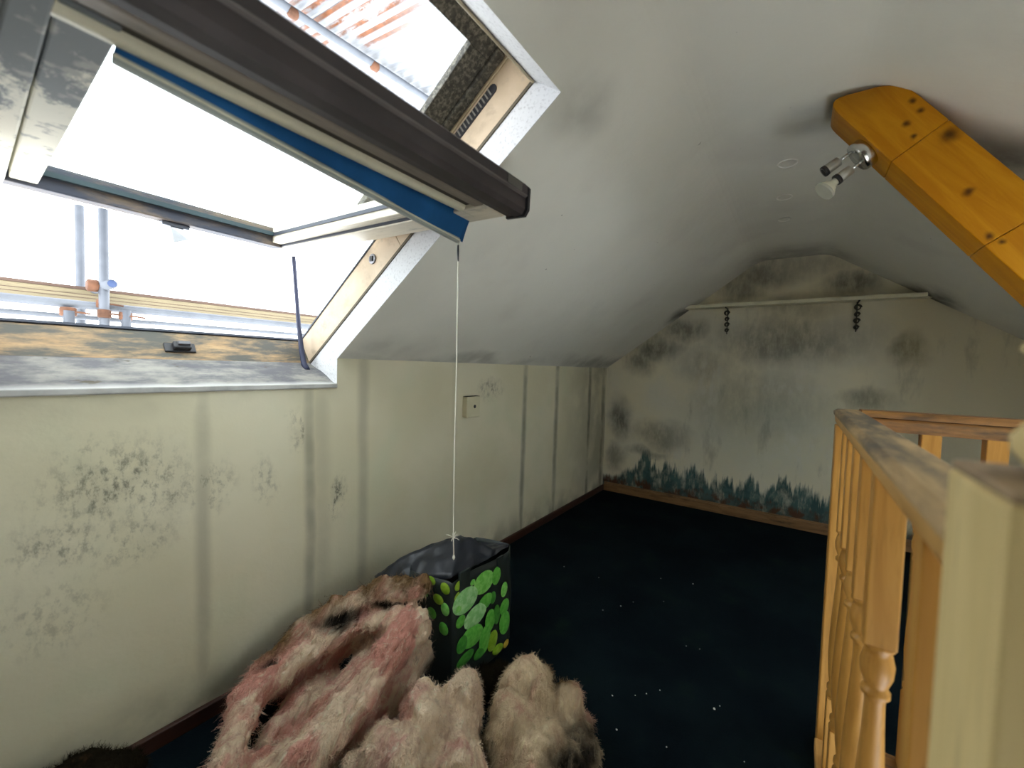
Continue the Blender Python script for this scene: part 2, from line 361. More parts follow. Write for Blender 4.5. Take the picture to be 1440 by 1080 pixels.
# round plaster scars on the flat of the ceiling
for (x, y, r_) in ((-.073, 1.80, .030), (-.092, 2.135, .027), (-.10, 2.437, .025)):
    pth = [(x+r_*math.cos(a*math.pi/12), y+r_*1.1*math.sin(a*math.pi/12), ZC-.0005) for a in range(25)]
    tube('plaster_ring', pth, .003, (plain('plaster scar', (.86, .85, .80), .9) if r_ == .030 else bpy.data.materials['plaster scar']), ceil, 6)

# ---------------------------------------------------------------- skylight
M_FR_LOW = wood('mouldy frame pine', (.32, .205, .10), (.40, .27, .14), (40, 5, 40), .6, .95, (.075, .075, .065), 18)
M_FR_SIDE = wood('weathered frame pine', (.46, .36, .25), (.56, .45, .33), (6, 40, 8), .55, .12, (.30, .26, .22), 20)
M_FR_BLK = wood('black mouldy frame', (.03, .03, .026), (.06, .058, .05), (60, 60, 60), .8, .55, (.14, .135, .11), 60)
M_TRIM = plain('beige gasket', (.42, .36, .25), .5)
M_ALU = plain('dark cladding', (.04, .045, .06), .5, .4)
win = empty('window_1', st(0.43, .44, .14), kind='structure', label='open centre-pivot roof window in a mouldy pine frame')
win_inv = Matrix.Translation(-Vector(st(0.43, .44, .14)))
def under(o, par):       # parent and keep where it was built
    o.parent = par; o.matrix_parent_inverse = par.matrix_world.inverted(); return o
def W(o): return under(o, win)
W(stbox('frame_bottom', SBOT-.05, SBOT, Y0-.05, Y1+.05, TB-.002, .185, M_FR_LOW, bevel=.003))
W(stbox('frame_edge', SBOT-.05, SBOT+.004, Y0-.05, Y1+.05, .185, .193, M_ALU))
W(stbox('frame_jamb', SBOT-.05, .455, Y1, Y1+.05, TB-.002, .190, M_FR_SIDE, bevel=.002))
W(stbox('frame_jamb', .455, STF+.06, Y1, Y1+.05, TB-.002, .205, M_FR_SIDE, bevel=.002))
W(stbox('frame_jamb', SBOT-.05, STF+.06, Y0-.05, Y0, TB-.002, .205, M_FR_SIDE, bevel=.002))
W(stbox('frame_head', STF, STF+.06, Y0-.05, Y1+.05, TB-.002, .205, M_FR_SIDE, bevel=.002))
W(stbox('jamb_gasket', .50, STF, Y1-.006, Y1, .192, .205, M_TRIM, bevel=.002))
W(stbox('head_gasket', STF-.006, STF, Y0, Y1, .080, .090, M_TRIM, bevel=.002))
W(stbox('jamb_lining_strip', SBOT, STF, Y1-.003, Y1, TB-.006, TB+.002, plain('dark joint', (.10, .085, .06), .8)))
W(stbox('jamb_edge', SBOT, .46, Y1-.003, Y1+.05, .187, .193, M_ALU))
# black weathered rebate that the sash shuts against, upper half only
W(stbox('rebate_board', .45, .955, Y1-.095, Y1+.03, .205, .225, M_FR_BLK, bevel=.002))
W(stbox('rebate_board', .45, .955, Y0-.03, Y0+.095, .205, .225, M_FR_BLK, bevel=.002))
W(stbox('rebate_board', .955, STF+.05, Y0-.03, Y1+.03, .205, .225, M_FR_BLK, bevel=.002))
W(stbox('rebate_bead', .45, .99, Y1-.035, Y1-.008, .195, .206, M_FR_BLK, bevel=.003))
# slotted vent let into the jamb
n = 24; pl = []
for i in range(n):
    a = 2*math.pi*i/n; c_, s_ = math.cos(a), math.sin(a); pl.append((.845+ (.075 if c_ >= 0 else -.075) + .013*c_, .172+.013*s_))
vent = W(prism('jamb_vent', pl, lambda s, t: st(s, Y1-.002, t), lambda s, t: st(s, Y1+.004, t), M_BLACKPL))
for i in range(12):
    s0 = .775+i*.0122; b_ = stbox('vent_fin', s0, s0+.004, Y1-.004, Y1-.002, .163, .183, plain('vent fin', (.20, .19, .17), .5) if i == 0 else bpy.data.materials['vent fin']); under(b_, vent)
# pivot plate
pv = st(.335, Y1-.001, .148)
piv = W(lathe('pivot_plate', pv, (0, -1, 0), [(0, .016), (.003, .016), (.004, .013), (.004, .0001)], plain('pivot plate', (.22, .22, .24), .4, .7), seg=20))
px, py, pz = pv; under(box('pivot_slot', px-.007, px+.007, py-.008, py-.003, pz-.008, pz+.008, M_BLACKPL, bevel=.001), piv)
# lock on the bottom frame
def lock(yc, s, t):
    root = W(stbox('window_latch', s-.001, s+.006, yc-.038, yc+.038, t-.016, t+.016, M_BLACKPL, bevel=.003))
    under(stbox('latch_case', s+.004, s+.022, yc-.020, yc+.024, t-.012, t+.012, M_BLACKPL, bevel=.004), root)
    under(stbox('latch_tongue', s+.020, s+.028, yc-.010, yc+.020, t-.004, t+.008, plain('latch grey', (.10, .10, .11), .35, .3), bevel=.002), root)
lock(.448, SBOT, .128)

# the added fill-light roof windows: shut, same make
def rbox(name, x0, x1, y0, y1, t0, t1, mat, par):
    n_ = Vector((SR, 0, 1)).normalized()
    lo = [Vector(p)+n_*t0 for p in rq(x0, x1, y0, y1)]; hi = [Vector(p)+n_*t1 for p in rq(x0, x1, y0, y1)]
    return under(hexa(name, lo+hi, mat), par)
w2s = []
for i_, (a, b) in enumerate(W2):
    w2 = empty('window_%d' % (i_+2), ((W2X0+W2X1)/2, (a+b)/2, rz((W2X0+W2X1)/2)), kind='structure', label='added fill-light roof window, shut, in the slope over the stair' + (' nearer the gable' if i_ else ''))
    rbox('frame_head', W2X0-.04, W2X0, a-.04, b+.04, 0, .12, M_FR_SIDE, w2); rbox('frame_bottom', W2X1, W2X1+.04, a-.04, b+.04, 0, .12, M_FR_SIDE, w2)
    rbox('frame_jamb', W2X0, W2X1, a-.04, a, 0, .12, M_FR_SIDE, w2); rbox('frame_jamb', W2X0, W2X1, b, b+.04, 0, .12, M_FR_SIDE, w2); w2s.append((w2, a, b))
# sash: nearly level, room edge lower
TH = math.radians(1.9)
AX, AZ = -.543, 1.353
def sa(a, y, b): return (AX - math.cos(TH)*a + math.sin(TH)*b, y, AZ + math.sin(TH)*a + math.cos(TH)*b)
def sbox(name, a0, a1, y0, y1, b0, b1, mat, parent=None, **k):
    return hexa(name, [sa(a0,y0,b0),sa(a1,y0,b0),sa(a1,y1,b0),sa(a0,y1,b0),sa(a0,y0,b1),sa(a1,y0,b1),sa(a1,y1,b1),sa(a0,y1,b1)], mat, parent, **k)
SYL, SYR = .064, .805
def stile_mat():
    k = NB('mouldy painted stile', .7)
    n_ = k.noise(10, k.scaled(k.pos, (1, 1.8, 1)), 7, .7); x = k.axis(0)
    f_ = k.math('ADD', n_, k.rng(x, -1.15, -.7, -.16, .14))
    c = k.mix(k.rng(f_, .47, .58), (.66, .64, .54), (.16, .175, .18)); c = k.mix(k.rng(k.noise(28, detail=5), .56, .66), c, (.33, .33, .30))
    k.bump(n_, .2, .003); return k.out(c)
M_STILE = stile_mat()
M_STILE_R = wood('pale stile pine', (.66, .60, .48), (.74, .68, .56), (6, 40, 40), .5, .12, (.35, .33, .28), 16)
M_SBOT = wood('dark mouldy sash rail', (.17, .12, .08), (.22, .16, .10), (40, 6, 40), .6, 1.1, (.035, .04, .06), 9)
M_BAR = plain('dark brown bar', (.040, .033, .034), .5, 0, .35, .2)
sash = W(sbox('sash', .0, .05, SYL, SYR, .050, .060, M_BAR))        # top edge plate carries the rest
def K(o): return under(o, sash)
# stiles
def skew(name, a0, a1, ya0, yb0, ya1, yb1, b0, b1, mat, **k):   # stile racked out of square: its sides are given at both ends
    return hexa(name, [sa(a0,ya0,b0),sa(a1,ya1,b0),sa(a1,yb1,b0),sa(a0,yb0,b0),sa(a0,ya0,b1),sa(a1,ya1,b1),sa(a1,yb1,b1),sa(a0,yb0,b1)], mat, **k)
K(skew('stile', .05, .99, .058, .086, SYL, .124, .000, .060, M_STILE, bevel=.003))
K(skew('stile_rebate', .10, .945, .090, .140, .128, .172, .008, .060, M_STILE, bevel=.003))
K(sbox('stile', .05, .99, SYR-.075, SYR, .000, .060, M_STILE_R, bevel=.003))
K(sbox('stile_rebate', .15, .945, SYR-.108, SYR-.078, .010, .060, M_STILE_R, bevel=.003))
K(sbox('stile_gasket', .15, .945, SYR-.080, SYR-.074, .004, .014, M_ALU))
K(sbox('stile_gasket', .15, .945, SYR-.112, SYR-.107, .030, .040, M_ALU))
K(sbox('bottom_rail', .943, .99, .120, SYR-.075, .000, .060, M_SBOT, bevel=.003))
K(sbox('bottom_gasket', .930, .945, .170, SYR-.108, .030, .042, plain('teal gasket', (.03, .05, .058), .5)))
k = NB('sash glass', .05); k.n.remove(k.b)
gt = k.n.new('ShaderNodeBsdfTransparent'); gt.inputs[0].default_value = (.93, .96, .95, 1)
gg = k.n.new('ShaderNodeBsdfGlossy'); gg.inputs['Roughness'].default_value = .03
lw_ = k.n.new('ShaderNodeLayerWeight'); lw_.inputs[0].default_value = .5; fr_ = k.math('ADD', k.math('MULTIPLY', k.math('POWER', lw_.outputs['Facing'], 5.0), .55), .03); mx = k.n.new('ShaderNodeMixShader')
k.link(fr_, mx.inputs[0]); k.link(gt.outputs[0], mx.inputs[1]); k.link(gg.outputs[0], mx.inputs[2]); k.link(mx.outputs[0], k.n['Material Output'].inputs[0])
M_GLASS = k.m
for w2, a, b in w2s: rbox('glass_pane', W2X0, W2X1, a, b, .07, .075, M_GLASS, w2)
K(sbox('glass_pane', .14, .945, .12, SYR-.10, .042, .048, M_GLASS))
# top rail and its ventilation bar: a ridged dark section
K(sbox('top_rail', .05, .155, SYL, SYR, .014, .060, wood('top rail pine', (.20, .16, .11), (.27, .21, .15), (40, 5, 40), .5, .45, (.07, .06, .05)), bevel=.003))
barp = [(-.002, .066), (-.008, .060), (-.008, .040), (-.003, .034), (-.003, .010), (.004, -.001), (.024, -.004), (.027, .000), (.046, .000), (.052, .006), (.052, .066)]
K(prism('ventilation_bar', barp, lambda a, b: sa(a, .036, b), lambda a, b: sa(a, SYR+.004, b), M_BAR))
K(prism('bar_end_cap', [(-.006, .062), (-.011, .056), (-.011, .008), (-.002, -.006), (.05, -.004), (.052, .062)], lambda a, b: sa(a, SYR+.004, b), lambda a, b: sa(a, SYR+.012, b), M_BLACKPL))
K(sbox('cap_hook', .0, .010, SYR+.010, SYR+.022, .004, .010, M_BLACKPL, bevel=.002))
K(sbox('bar_label', -.0092, -.0075, SYR-.075, SYR-.02, .042, .058, plain('label plate', (.10, .095, .085), .4)))
K(sbox('under_strip', .054, .084, SYL+.01, SYR-.02, .003, .016, wood('strip pine', (.19, .16, .13), (.25, .21, .17), (40, 5, 40), .5, .3, (.12, .10, .08)), bevel=.004))
K(sbox('under_groove_shade', .084, .112, SYL+.01, SYR-.02, .011, .016, plain('groove shade', (.045, .038, .03), .7)))  # groove floor coloured dark for the shade above the headrail
K(prism('bar_ridge', [(-.0095, .040), (-.0085, .0375), (-.004, .034), (-.004, .037), (-.0075, .0405)], lambda a, b: sa(a, .040, b), lambda a, b: sa(a, SYR+.003, b), plain('ridge highlight', (.10, .088, .085), .5)))  # lighter colour paints a highlight along the bar
# striker under the bottom rail
K(sbox('striker_plate', .955, .992, .405, .470, -.012, .000, plain('striker', (.12, .13, .16), .35, .6), bevel=.002))
K(hexa('striker_hook', [sa(.955,.432,-.058),sa(.968,.432,-.058),sa(.968,.468,-.040),sa(.955,.468,-.040),sa(.960,.425,-.012),sa(.985,.425,-.012),sa(.985,.455,-.012),sa(.960,.455,-.012)], plain('striker steel', (.45, .46, .5), .3, .8)))

# ---------------------------------------------------------------- roller blind on the sash
M_BLUE = plain('blue blind cloth', (.012, .075, .20), .85, 0, .15, .15)
M_CREAM = plain('cream headrail', (.60, .57, .43), .5, 0, .35, .08)
M_BBAR = plain('grey blind bar', (.33, .36, .34), .4, .3)
M_CORD = plain('cord', (.78, .76, .66), .8)
blind = empty('roller_blind', sa(.13, .44, .0), 'blue cloth roller blind hanging crooked from the open window sash', 'blind')
def Bl(o): return under(o, blind)
hp = arc((.108, .016), (.108, -.002), (.122, .000)) + arc((.128, .001), (.140, .003), (.140, .018))
Bl(prism('headrail', hp, lambda a, b: sa(a, .088, b), lambda a, b: sa(a, SYR-.03, b), M_CREAM))
BL0, BL1 = Vector((-.682, .139, 1.350)), Vector((-.722, .786, 1.312))
v = []; f = []; n1, n2 = 40, 8
for i in range(n1+1):
    t = i/n1; bot = BL0.lerp(BL1, t); bot.y += .014*(t**6); top = Vector(sa(.143, bot.y*.985+.004, .014))
    for j in range(n2+1):
        u_ = j/n2; p = top.lerp(bot, u_); p.x += .006*math.sin(math.pi*u_)*math.sin(t*9+1) + .003*math.sin(math.pi*u_); p.z += .004*math.sin(t*14)*u_*(1-u_)*4
        v.append(p)
for i in range(n1):
    for j in range(n2): a = i*(n2+1)+j; f.append((a, a+1, a+n2+2, a+n2+1))
cl_ = mesh('cloth', v, f, M_BLUE, smooth=True); so = cl_.modifiers.new('thick', 'SOLIDIFY'); so.thickness = .0012; Bl(cl_)
dr = (BL1-BL0).normalized(); e1 = Vector((1, 0, 0)); e2 = dr.cross(e1).normalized()
def bb_(p, a, b): return p + e1*a + e2*b
Bl(hexa('bottom_bar', [bb_(BL0, -.005, -.007), bb_(BL0, .005, -.007), bb_(BL0, .005, .007), bb_(BL0, -.005, .007), bb_(BL1, -.005, -.007), bb_(BL1, .005, -.007), bb_(BL1, .005, .007), bb_(BL1, -.005, .007)], M_BBAR, bevel=.002))
Bl(hexa('bar_groove', [bb_(BL0, .004, -.0015), bb_(BL0, .0065, -.0015), bb_(BL0, .0065, .0015), bb_(BL0, .004, .0015), bb_(BL1, .004, -.0015), bb_(BL1, .0065, -.0015), bb_(BL1, .0065, .0015), bb_(BL1, .004, .0015)], plain('bar cream', (.62, .60, .48), .5)))
cp = [(-.720, .783, 1.306), (-.720, .784, 1.25), (-.719, .785, 1.10), (-.718, .786, .95), (-.720, .787, .80), (-.719, .788, .65), (-.718, .789, .555), (-.716, .790, .50)]
Bl(tube('pull_cord', cp, .0014, M_CORD, seg=6))
Bl(tube('cord_clip', [(-.720, .783, 1.300), (-.7205, .7835, 1.285), (-.7195, .7838, 1.262), (-.720, .784, 1.258)], [.0025, .003, .0018, .001], M_BLACKPL, seg=6))
Bl(lathe('cord_knot', (-.716, .790, .507), (0, 0, -1), [(0, .0012), (.004, .003), (.008, .0034), (.012, .002), (.014, .0005)], M_CORD, seg=8))
kv = []; kf = []
for i in range(9):
    a = Vector((-.718, .789, .552)); d_ = Vector((random.uniform(-.3, .5), random.uniform(-.5, 1.4), random.uniform(-.2, 1))).normalized()*random.uniform(.012, .024)
    vv_, ff_ = tubeverts([a, a+d_*.6+Vector((0, 0, .002)), a+d_], [.0012, .001, .0005], 5); kf += [tuple(x+len(kv) for x in q) for q in ff_]; kv += vv_
fo = mesh('frayed_knot', kv, kf, M_CORD); fo['kind'] = 'stuff'; Bl(fo)
# loose black strap from the sash corner to the sill
tube('loose_strap', [(-1.520, .786, 1.372), (-1.514, .789, 1.30), (-1.502, .790, 1.21), (-1.488, .790, 1.12), (-1.468, .790, 1.035), (-1.450, .790, .985), (-1.425, .788, .968)], [.007, .007, .007, .0075, .009, .010, .009], plain('strap black blue', (.03, .035, .07), .6), label='thin black strap hanging from the sash corner onto the sill', cat='strap', seg=8)

# ---------------------------------------------------------------- outside: corrugated sheet and scaffold
def sheet_mat():
    k = NB('galvanised sheet', .5, .0, .4)
    v = k.scaled(k.pos, (.7, 9, 1)); y = k.axis(1); n_ = k.noise(2.0, v, 5, .65)
    c = k.mix(k.rng(n_, .35, .7), (.24, .25, .265), (.13, .14, .16))
    corr = k.math('SINE', k.math('MULTIPLY', y, 2*math.pi/.076))
    r_ = k.math('MULTIPLY', k.rng(corr, -.1, .6), k.rng(k.noise(3.0, k.scaled(k.pos, (1, 2.5, 1)), 6, .7), .42, .56))
    r_ = k.math('MULTIPLY', r_, k.blob(k.warp(3, .25), (-2.45, 1.62, 3.2), (.75, .42, 2), .45))
    c = k.mix(r_, c, k.mix(k.rng(k.noise(20), .4, .6), (.135, .038, .004), (.085, .024, .003)))
    return k.out(c)
M_SHEET = sheet_mat()
roof = empty('corrugated_roof', (-2.4, 1.8, 3.2), 'rust streaked corrugated iron sheeting above the roof window', 'roof')
def sheet(y0, y1, x0, x1, dz):
    n = int((y1-y0)/.076*10); v = []; f = []
    for i in range(n+1):
        y = y0+(y1-y0)*i/n; w_ = .009*math.sin(2*math.pi*y/.076)
        for x in (x0, (x0+x1)/2, x1): v.append((x, y, 3.19 - (x+2.4)*.096 + w_ + dz))
    for i in range(n):
        for j in range(2): a = i*3+j; f.append((a, a+1, a+4, a+3))
    return under(mesh('metal_sheet', v, f, M_SHEET, smooth=True), roof)
for i, (a, b) in enumerate(((-.2, .72), (.66, 1.58), (1.52, 2.44), (2.38, 3.3))): sheet(a, b, -1.3, -3.35, .003*(i % 2))
M_GALV = plain('galvanised tube', (.10, .11, .13), .5, .2)
M_RUST = plain('rusty coupler', (.10, .045, .025), .7, .2, .3, .4)
under(tube('purlin_tube', [(-2.80, .0, 3.16), (-2.70, 1.35, 3.165), (-2.61, 2.5, 3.165), (-2.53, 3.3, 3.16)], .026, M_GALV), roof)
for p in ((-2.655, 1.95, 3.165), (-2.70, 1.38, 3.165)): under(lathe('roof_clip', (p[0], p[1]-.03, p[2]-.012), (0.07, 1, 0), [(0, .02), (.01, .032), (.05, .032), (.06, .02)], M_RUST, seg=12), roof)
SCX = -3.4
scaf = empty('scaffold', (SCX, .65, 0), 'galvanised scaffold tubes and boards outside the window', 'scaffold')
def Sc(o): return under(o, scaf)
for (x, y, z0, z1) in ((SCX, .645, -1.0, 1.85), (SCX-.45, .62, -1.0, 1.95), (SCX+.03, .735, -1.0, 1.27), (SCX, .50, -1.0, 1.24)): Sc(tube('scaffold_tube', [(x, y, z0), (x, y, (z0+z1)/2), (x, y, z1)], .024, M_GALV, seg=14))
for (x, z, y0, y1) in ((SCX-.06, 1.285, -1.5, 4.5), (SCX-.1, 1.215, -1.5, 4.5)): Sc(tube('scaffold_tube', [(x, y0, z), (x, (y0+y1)/2, z), (x, y1, z)], .024 if z > 1.25 else .014, M_GALV, seg=14))
Sc(tube('scaffold_tube', [(SCX-.75, .60, 1.36), (SCX-.3, .62, 1.385), (SCX+.10, .66, 1.41)], .026, M_GALV, seg=16))
Sc(lathe('tube_end', (SCX+.10, .66, 1.41), (1, .08, .06), [(-.004, .021), (.0015, .021), (.002, .0005)], plain('tube bore', (.03, .05, .12), .6), seg=16))
M_BOARD = wood('scaffold board', (.19, .16, .10), (.23, .19, .12), (40, 4, 40), .7); M_BOARDE = wood('board edge', (.08, .05, .04), (.10, .065, .05), (40, 4, 40), .8)
bd = Sc(box('toe_board', SCX-.20, SCX-.16, -1.6, 4.6, 1.315, 1.385, M_BOARD, bevel=.003)); under(box('board_edge', SCX-.205, SCX-.155, -1.6, 4.6, 1.385, 1.402, M_BOARDE), bd)
for i, z in enumerate((1.335, 1.355)): under(box('board_groove', SCX-.161, SCX-.158, -1.6, 4.6, z, z+.003, M_BOARDE), bd)
for (x, y, z, ax, r_) in ((SCX-.03, .645, 1.30, (0, 0, 1), 0.030), (SCX, .645, 1.24, (0, 0, 1), .032), (SCX-.02, .50, 1.235, (0, 0, 1), .036), (SCX+.02, .735, 1.235, (0, 0, 1), .032), (SCX-.02, .60, 1.40, (0, 1, 0), .036)):
    c_ = Sc(lathe('coupler', (x, y, z), ax, [(-.025, r_*.8), (-.02, r_), (.02, r_), (.025, r_*.8)], M_RUST, seg=10))
    under(tube('bolt', [(x+.02, y-.02, z), (x+.03, y+.04, z), (x+.03, y+.085, z-.004)], .006, M_RUST, seg=6), c_)

# ---------------------------------------------------------------- fittings: socket plate, shelf
sk = empty('blank_outlet_box', (XL, 1.527, .80), 'small ivory surface outlet box with one screw on the plaster wall', 'outlet')
under(box('back_box', XL, XL+.026, 1.480, 1.574, .752, .848, M_IVORY, bevel=.004), sk)
under(box('cover_plate', XL+.026, XL+.031, 1.478, 1.576, .750, .850, M_IVORY, bevel=.003), sk)
under(lathe('centre_screw', (XL+.030, 1.535, .802), (1, 0, 0), [(0, .009), (.003, .008), (.0035, .0005)], M_BLACKPL, seg=14), sk)
under(box('top_dust', XL+.002, XL+.03, 1.482, 1.572, .8505, .852, plain('dust', (.04, .04, .03), .9)), sk)
sh = empty('wall_shelf', (-.09, YB, 1.46), 'long thin painted shelf high on the mouldy gable', 'shelf')
under(hexa('shelf_board', [(-.712, YB-.125, 1.446), (.545, YB-.125, 1.446), (.60, YB, 1.450), (-.70, YB, 1.450), (-.712, YB-.125, 1.468), (.545, YB-.125, 1.468), (.56, YB, 1.468), (-.68, YB, 1.468)], M_SHELF, bevel=.002), sh)
for xb in (-.437, .262):
    r0 = under(box('shelf_bracket', xb-.003, xb+.003, YB-.006, YB, 1.27, 1.446, M_IRON, bevel=.001), sh)
    under(box('bracket_arm', xb-.004, xb+.004, YB-.115, YB-.006, 1.440, 1.446, M_IRON), r0)
    for (yy, zz, rr) in ((YB-.045, 1.412, .018), (YB-.030, 1.372, .014), (YB-.022, 1.335, .016), (YB-.016, 1.296, .013)):
        under(tube('scroll', [(xb+rr*(1-a/40)*math.cos(a*.5), yy, zz+rr*(1-a/40)*math.sin(a*.5)) for a in range(22)], .0038, M_IRON, seg=6), r0)

# ---------------------------------------------------------------- timber strut and its lamp
beam = empty('timber_strut', (.25, 1.51, 1.5), 'amber stained pine strut slanting down from the ceiling', 'beam')
BD = Vector((.593, 0, -.805)); BP = Vector((.805, 0, .593))
YN, YFAR = 1.41, 1.522
Rg = Vector((.1624, 0, 1.5426))            # a point on its lower edge
def bpt(l, w): return Rg + BD*l + BP*w
BW = .1225
def b2(l, w): p = bpt(l, w); return (p.x, p.z)
lz = (Rg.z - (ZC-.001))/.805             # along-length of lower edge at the ceiling
def seg(l0, l1, first=False):
    if first:
        # rounded top corners, flat against the ceiling
        zc = 1.739
        c1 = Rg + BD*((Rg.z-zc)/.805); top_l = c1
        c2 = bpt(0, BW) + BD*((bpt(0, BW).z-zc)/.805)
        a1 = arc((c1 + BD*.055)[:], c1[:], (c1 + Vector((.045, 0, 0)))[:], 6); a2 = arc((c2 - Vector((.05, 0, 0)))[:], c2[:], (c2 + BD*.06)[:], 6)
        poly = [(p[0], p[2]) for p in a1+a2] + [b2(l1, BW), b2(l1, 0)]
    else: poly = [b2(l0, 0), b2(l0, BW), b2(l1, BW), b2(l1, 0)]
    return under(prism('strut_board', poly, lambda x, z: (x, YN, z), lambda x, z: (x, YFAR, z), M_BEAM, bevel=.0025), beam)
seg(0, -.0008, True); seg(0, .289); seg(.2898, .75)

lamp = empty('spotlight', (.12, 1.51, 1.62), 'small chrome twin spotlight fixed under the pine strut', 'lamp')
dn = -BP                                  # out of the strut's underside
cpos = Rg + BD*(-.075); cpos.y = 1.462
under(lathe('canopy', cpos + dn*.0005, dn, [(0, .039), (.002, .040), (.022, .040), (.026, .037), (.026, .001)], M_CHROME, seg=32), lamp)
M_HOLD = plain('lamp holder', (.50, .49, .44), .3, .6)
for (off, lean, bulb) in ((BD*-.020 + Vector((0, -.012, 0)), dn + Vector((0, -.10, .02)), False), (BD*.018 + Vector((0, -.014, 0)), dn + Vector((.0, -.16, -.05)), True)):
    p0 = cpos + dn*.024 + off; d_ = lean.normalized()
    p1 = p0 + d_*(.036 if not bulb else .032)
    arm = under(tube('arm', [p0, (p0+p1)/2, p1], .0042, M_CHROME, seg=10), lamp)
    h_ = under(lathe('lamp_holder', p1, d_, [(-.004, .006), (0, .0130), (.038, .0140), (.040, .0130), (.040, .009), (.028, .008), (.028, .0005)] if not bulb else [(-.004, .006), (0, .0130), (.036, .0140), (.038, .011), (.038, .0005)], M_HOLD, seg=20), lamp)
    under(lathe('socket_rim', p1 + d_*.034, d_, [(-.003, .0146), (.004, .0150), (.006, .0144)], M_BLACKPL, seg=20), h_)
    if bulb:
        q = p1 + d_*.036; d2 = (d_ + Vector((-.05, -.1, -.25))).normalized()
        bu = under(lathe('bulb', q, d2, [(-.004, .010), (.012, .0105), (.018, .014), (.032, .024), (.038, .0268), (.041, .025), (.041, .0005)], M_BULB, seg=24), lamp)
        under(lathe('bulb_rim', q + d2*.036, d2, [(0, .0268), (.005, .0278), (.007, .0265)], plain('bulb rim', (.5, .5, .42), .4), seg=24), bu)

# ---------------------------------------------------------------- balustrade
bal = empty('balustrade', (.13, .9, 0), 'pine stair balustrade with turned spindles and mouldy handrail', 'balustrade')
def Ba(o): return under(o, bal)
RX0, RX1 = .079, .137; RZ = .913; YC = 1.385; NY0, NY1 = .277, .369
# handrail section: flat mouldy cap over a moulded pine body
def rail_y(name, poly, mat, y0, y1, **k): return prism(name, poly, lambda x, z: (x, y0, z), lambda x, z: (x, y1, z), mat, **k)
hr = Ba(rail_y('handrail', [(RX0+.004, .880), (RX0+.002, .897), (RX1-.002, .897), (RX1-.004, .880), (RX1-.010, .868), (RX0+.010, .868)], M_PINE_Y, NY1-.002, YC+.028, bevel=.003))
under(rail_y('rail_cap', [(RX0, .897), (RX0-.001, .906), (RX0+.007, RZ), (RX1-.007, RZ), (RX1+.001, .906), (RX1, .897)], M_RAILTOP, NY1-.002, YC+.030, bevel=.0015), hr)
hr2 = Ba(prism('handrail', [(YC-.026, .876), (YC-.029, .893), (YC-.024, .899), (YC+.024, .899), (YC+.029, .893), (YC+.026, .876), (YC+.018, .866), (YC-.018, .866)], lambda y, z: (RX1-.002, y, z), lambda y, z: (XR-.2, y, z), M_PINE_X, bevel=.002))
under(prism('rail_cap', [(YC-.030, .900), (YC-.031, .908), (YC-.026, .916), (YC+.026, .916), (YC+.031, .908), (YC+.030, .900)], lambda y, z: (RX1-.006, y, z), lambda y, z: (XR-.2, y, z), M_PINE_X, bevel=.0015), hr2)
SPX = .108; HALF = .0175
tp = [(.632, .0165), (.629, .0185), (.624, .0185), (.621, .015), (.614, .0165), (.600, .0195), (.586, .0185), (.572, .014), (.566, .0125), (.563, .0165), (.556, .0165), (.553, .0125), (.545, .0115), (.50, .0130), (.44, .0160), (.38, .0185), (.33, .0195), (.28, .017), (.25, .0135), (.244, .018), (.236, .018), (.232, .015), (.222, .0185), (.216, .0165)]
protos = {}
def spindle(x, y, first={}):
    if not first:
        a = box('spindle', -HALF, HALF, -HALF, HALF, .630, .872, M_PINE_Z, bevel=.002)
        b = lathe('turning', (0, 0, 0), (0, 0, 1), [(h, r) for h, r in reversed(tp)], M_PINE_Z, seg=16)
        c = box('foot_block', -HALF, HALF, -HALF, HALF, .03, .218, M_PINE_Z, bevel=.002)
        first.update(a=a, b=b, c=c); b.parent = a; c.parent = a
        a.location = (x, y, 0); bpy.context.view_layer.update(); under(a, bal); return
    a = first['a'].copy(); COL.objects.link(a); a.matrix_parent_inverse = bal.matrix_world.inverted(); a.location = (x, y, 0)
    for q in ('b', 'c'): d_ = first[q].copy(); COL.objects.link(d_); d_.parent = a
for y in (.494, .762, .904, 1.025, 1.15, 1.265): spindle(SPX, y)
for x in (.2625, .3685, .475, .58, .686, .79, .90): spindle(x, YC)
Ba(box('corner_post', SPX-.026, SPX+.026, YC-.026, YC+.026, .0, .872, M_PINE_Z, bevel=.003))
Ba(box('base_rail', SPX-.03, SPX+.03, NY1, YC-.026, .0, .032, M_PINE_Y, bevel=.003))
Ba(box('base_rail', SPX+.026, XR-.2, YC-.03, YC+.03, .0, .032, M_PINE_X, bevel=.003))
nw = Ba(box('newel_post', RX0, RX0+.092, NY0, NY1, -.2, .945, M_NEWEL, bevel=.003))
under(box('newel_top', RX0+.001, RX0+.091, NY0+.001, NY1-.001, .945, .951, M_DARKTOP, bevel=.002), nw)
under(lathe('finial', (RX0+.048, (NY0+NY1)/2, .951), (0, 0, 1), [(0, .026), (.006, .030), (.013, .0345), (.020, .0355), (.027, .031), (.032, .024), (.045, .020), (.056, .022), (.060, .028), (.066, .0345), (.070, .031), (.074, .022), (.085, .015), (.12, .013), (.13, .006), (.132, .001)], M_NEWEL, seg=28), nw)
box('trim_1', SX0-.022, SX0, NY1, SY1, -.22, -.0015, M_PINE_Y, kind='structure', label='pine edging board around the stair opening')

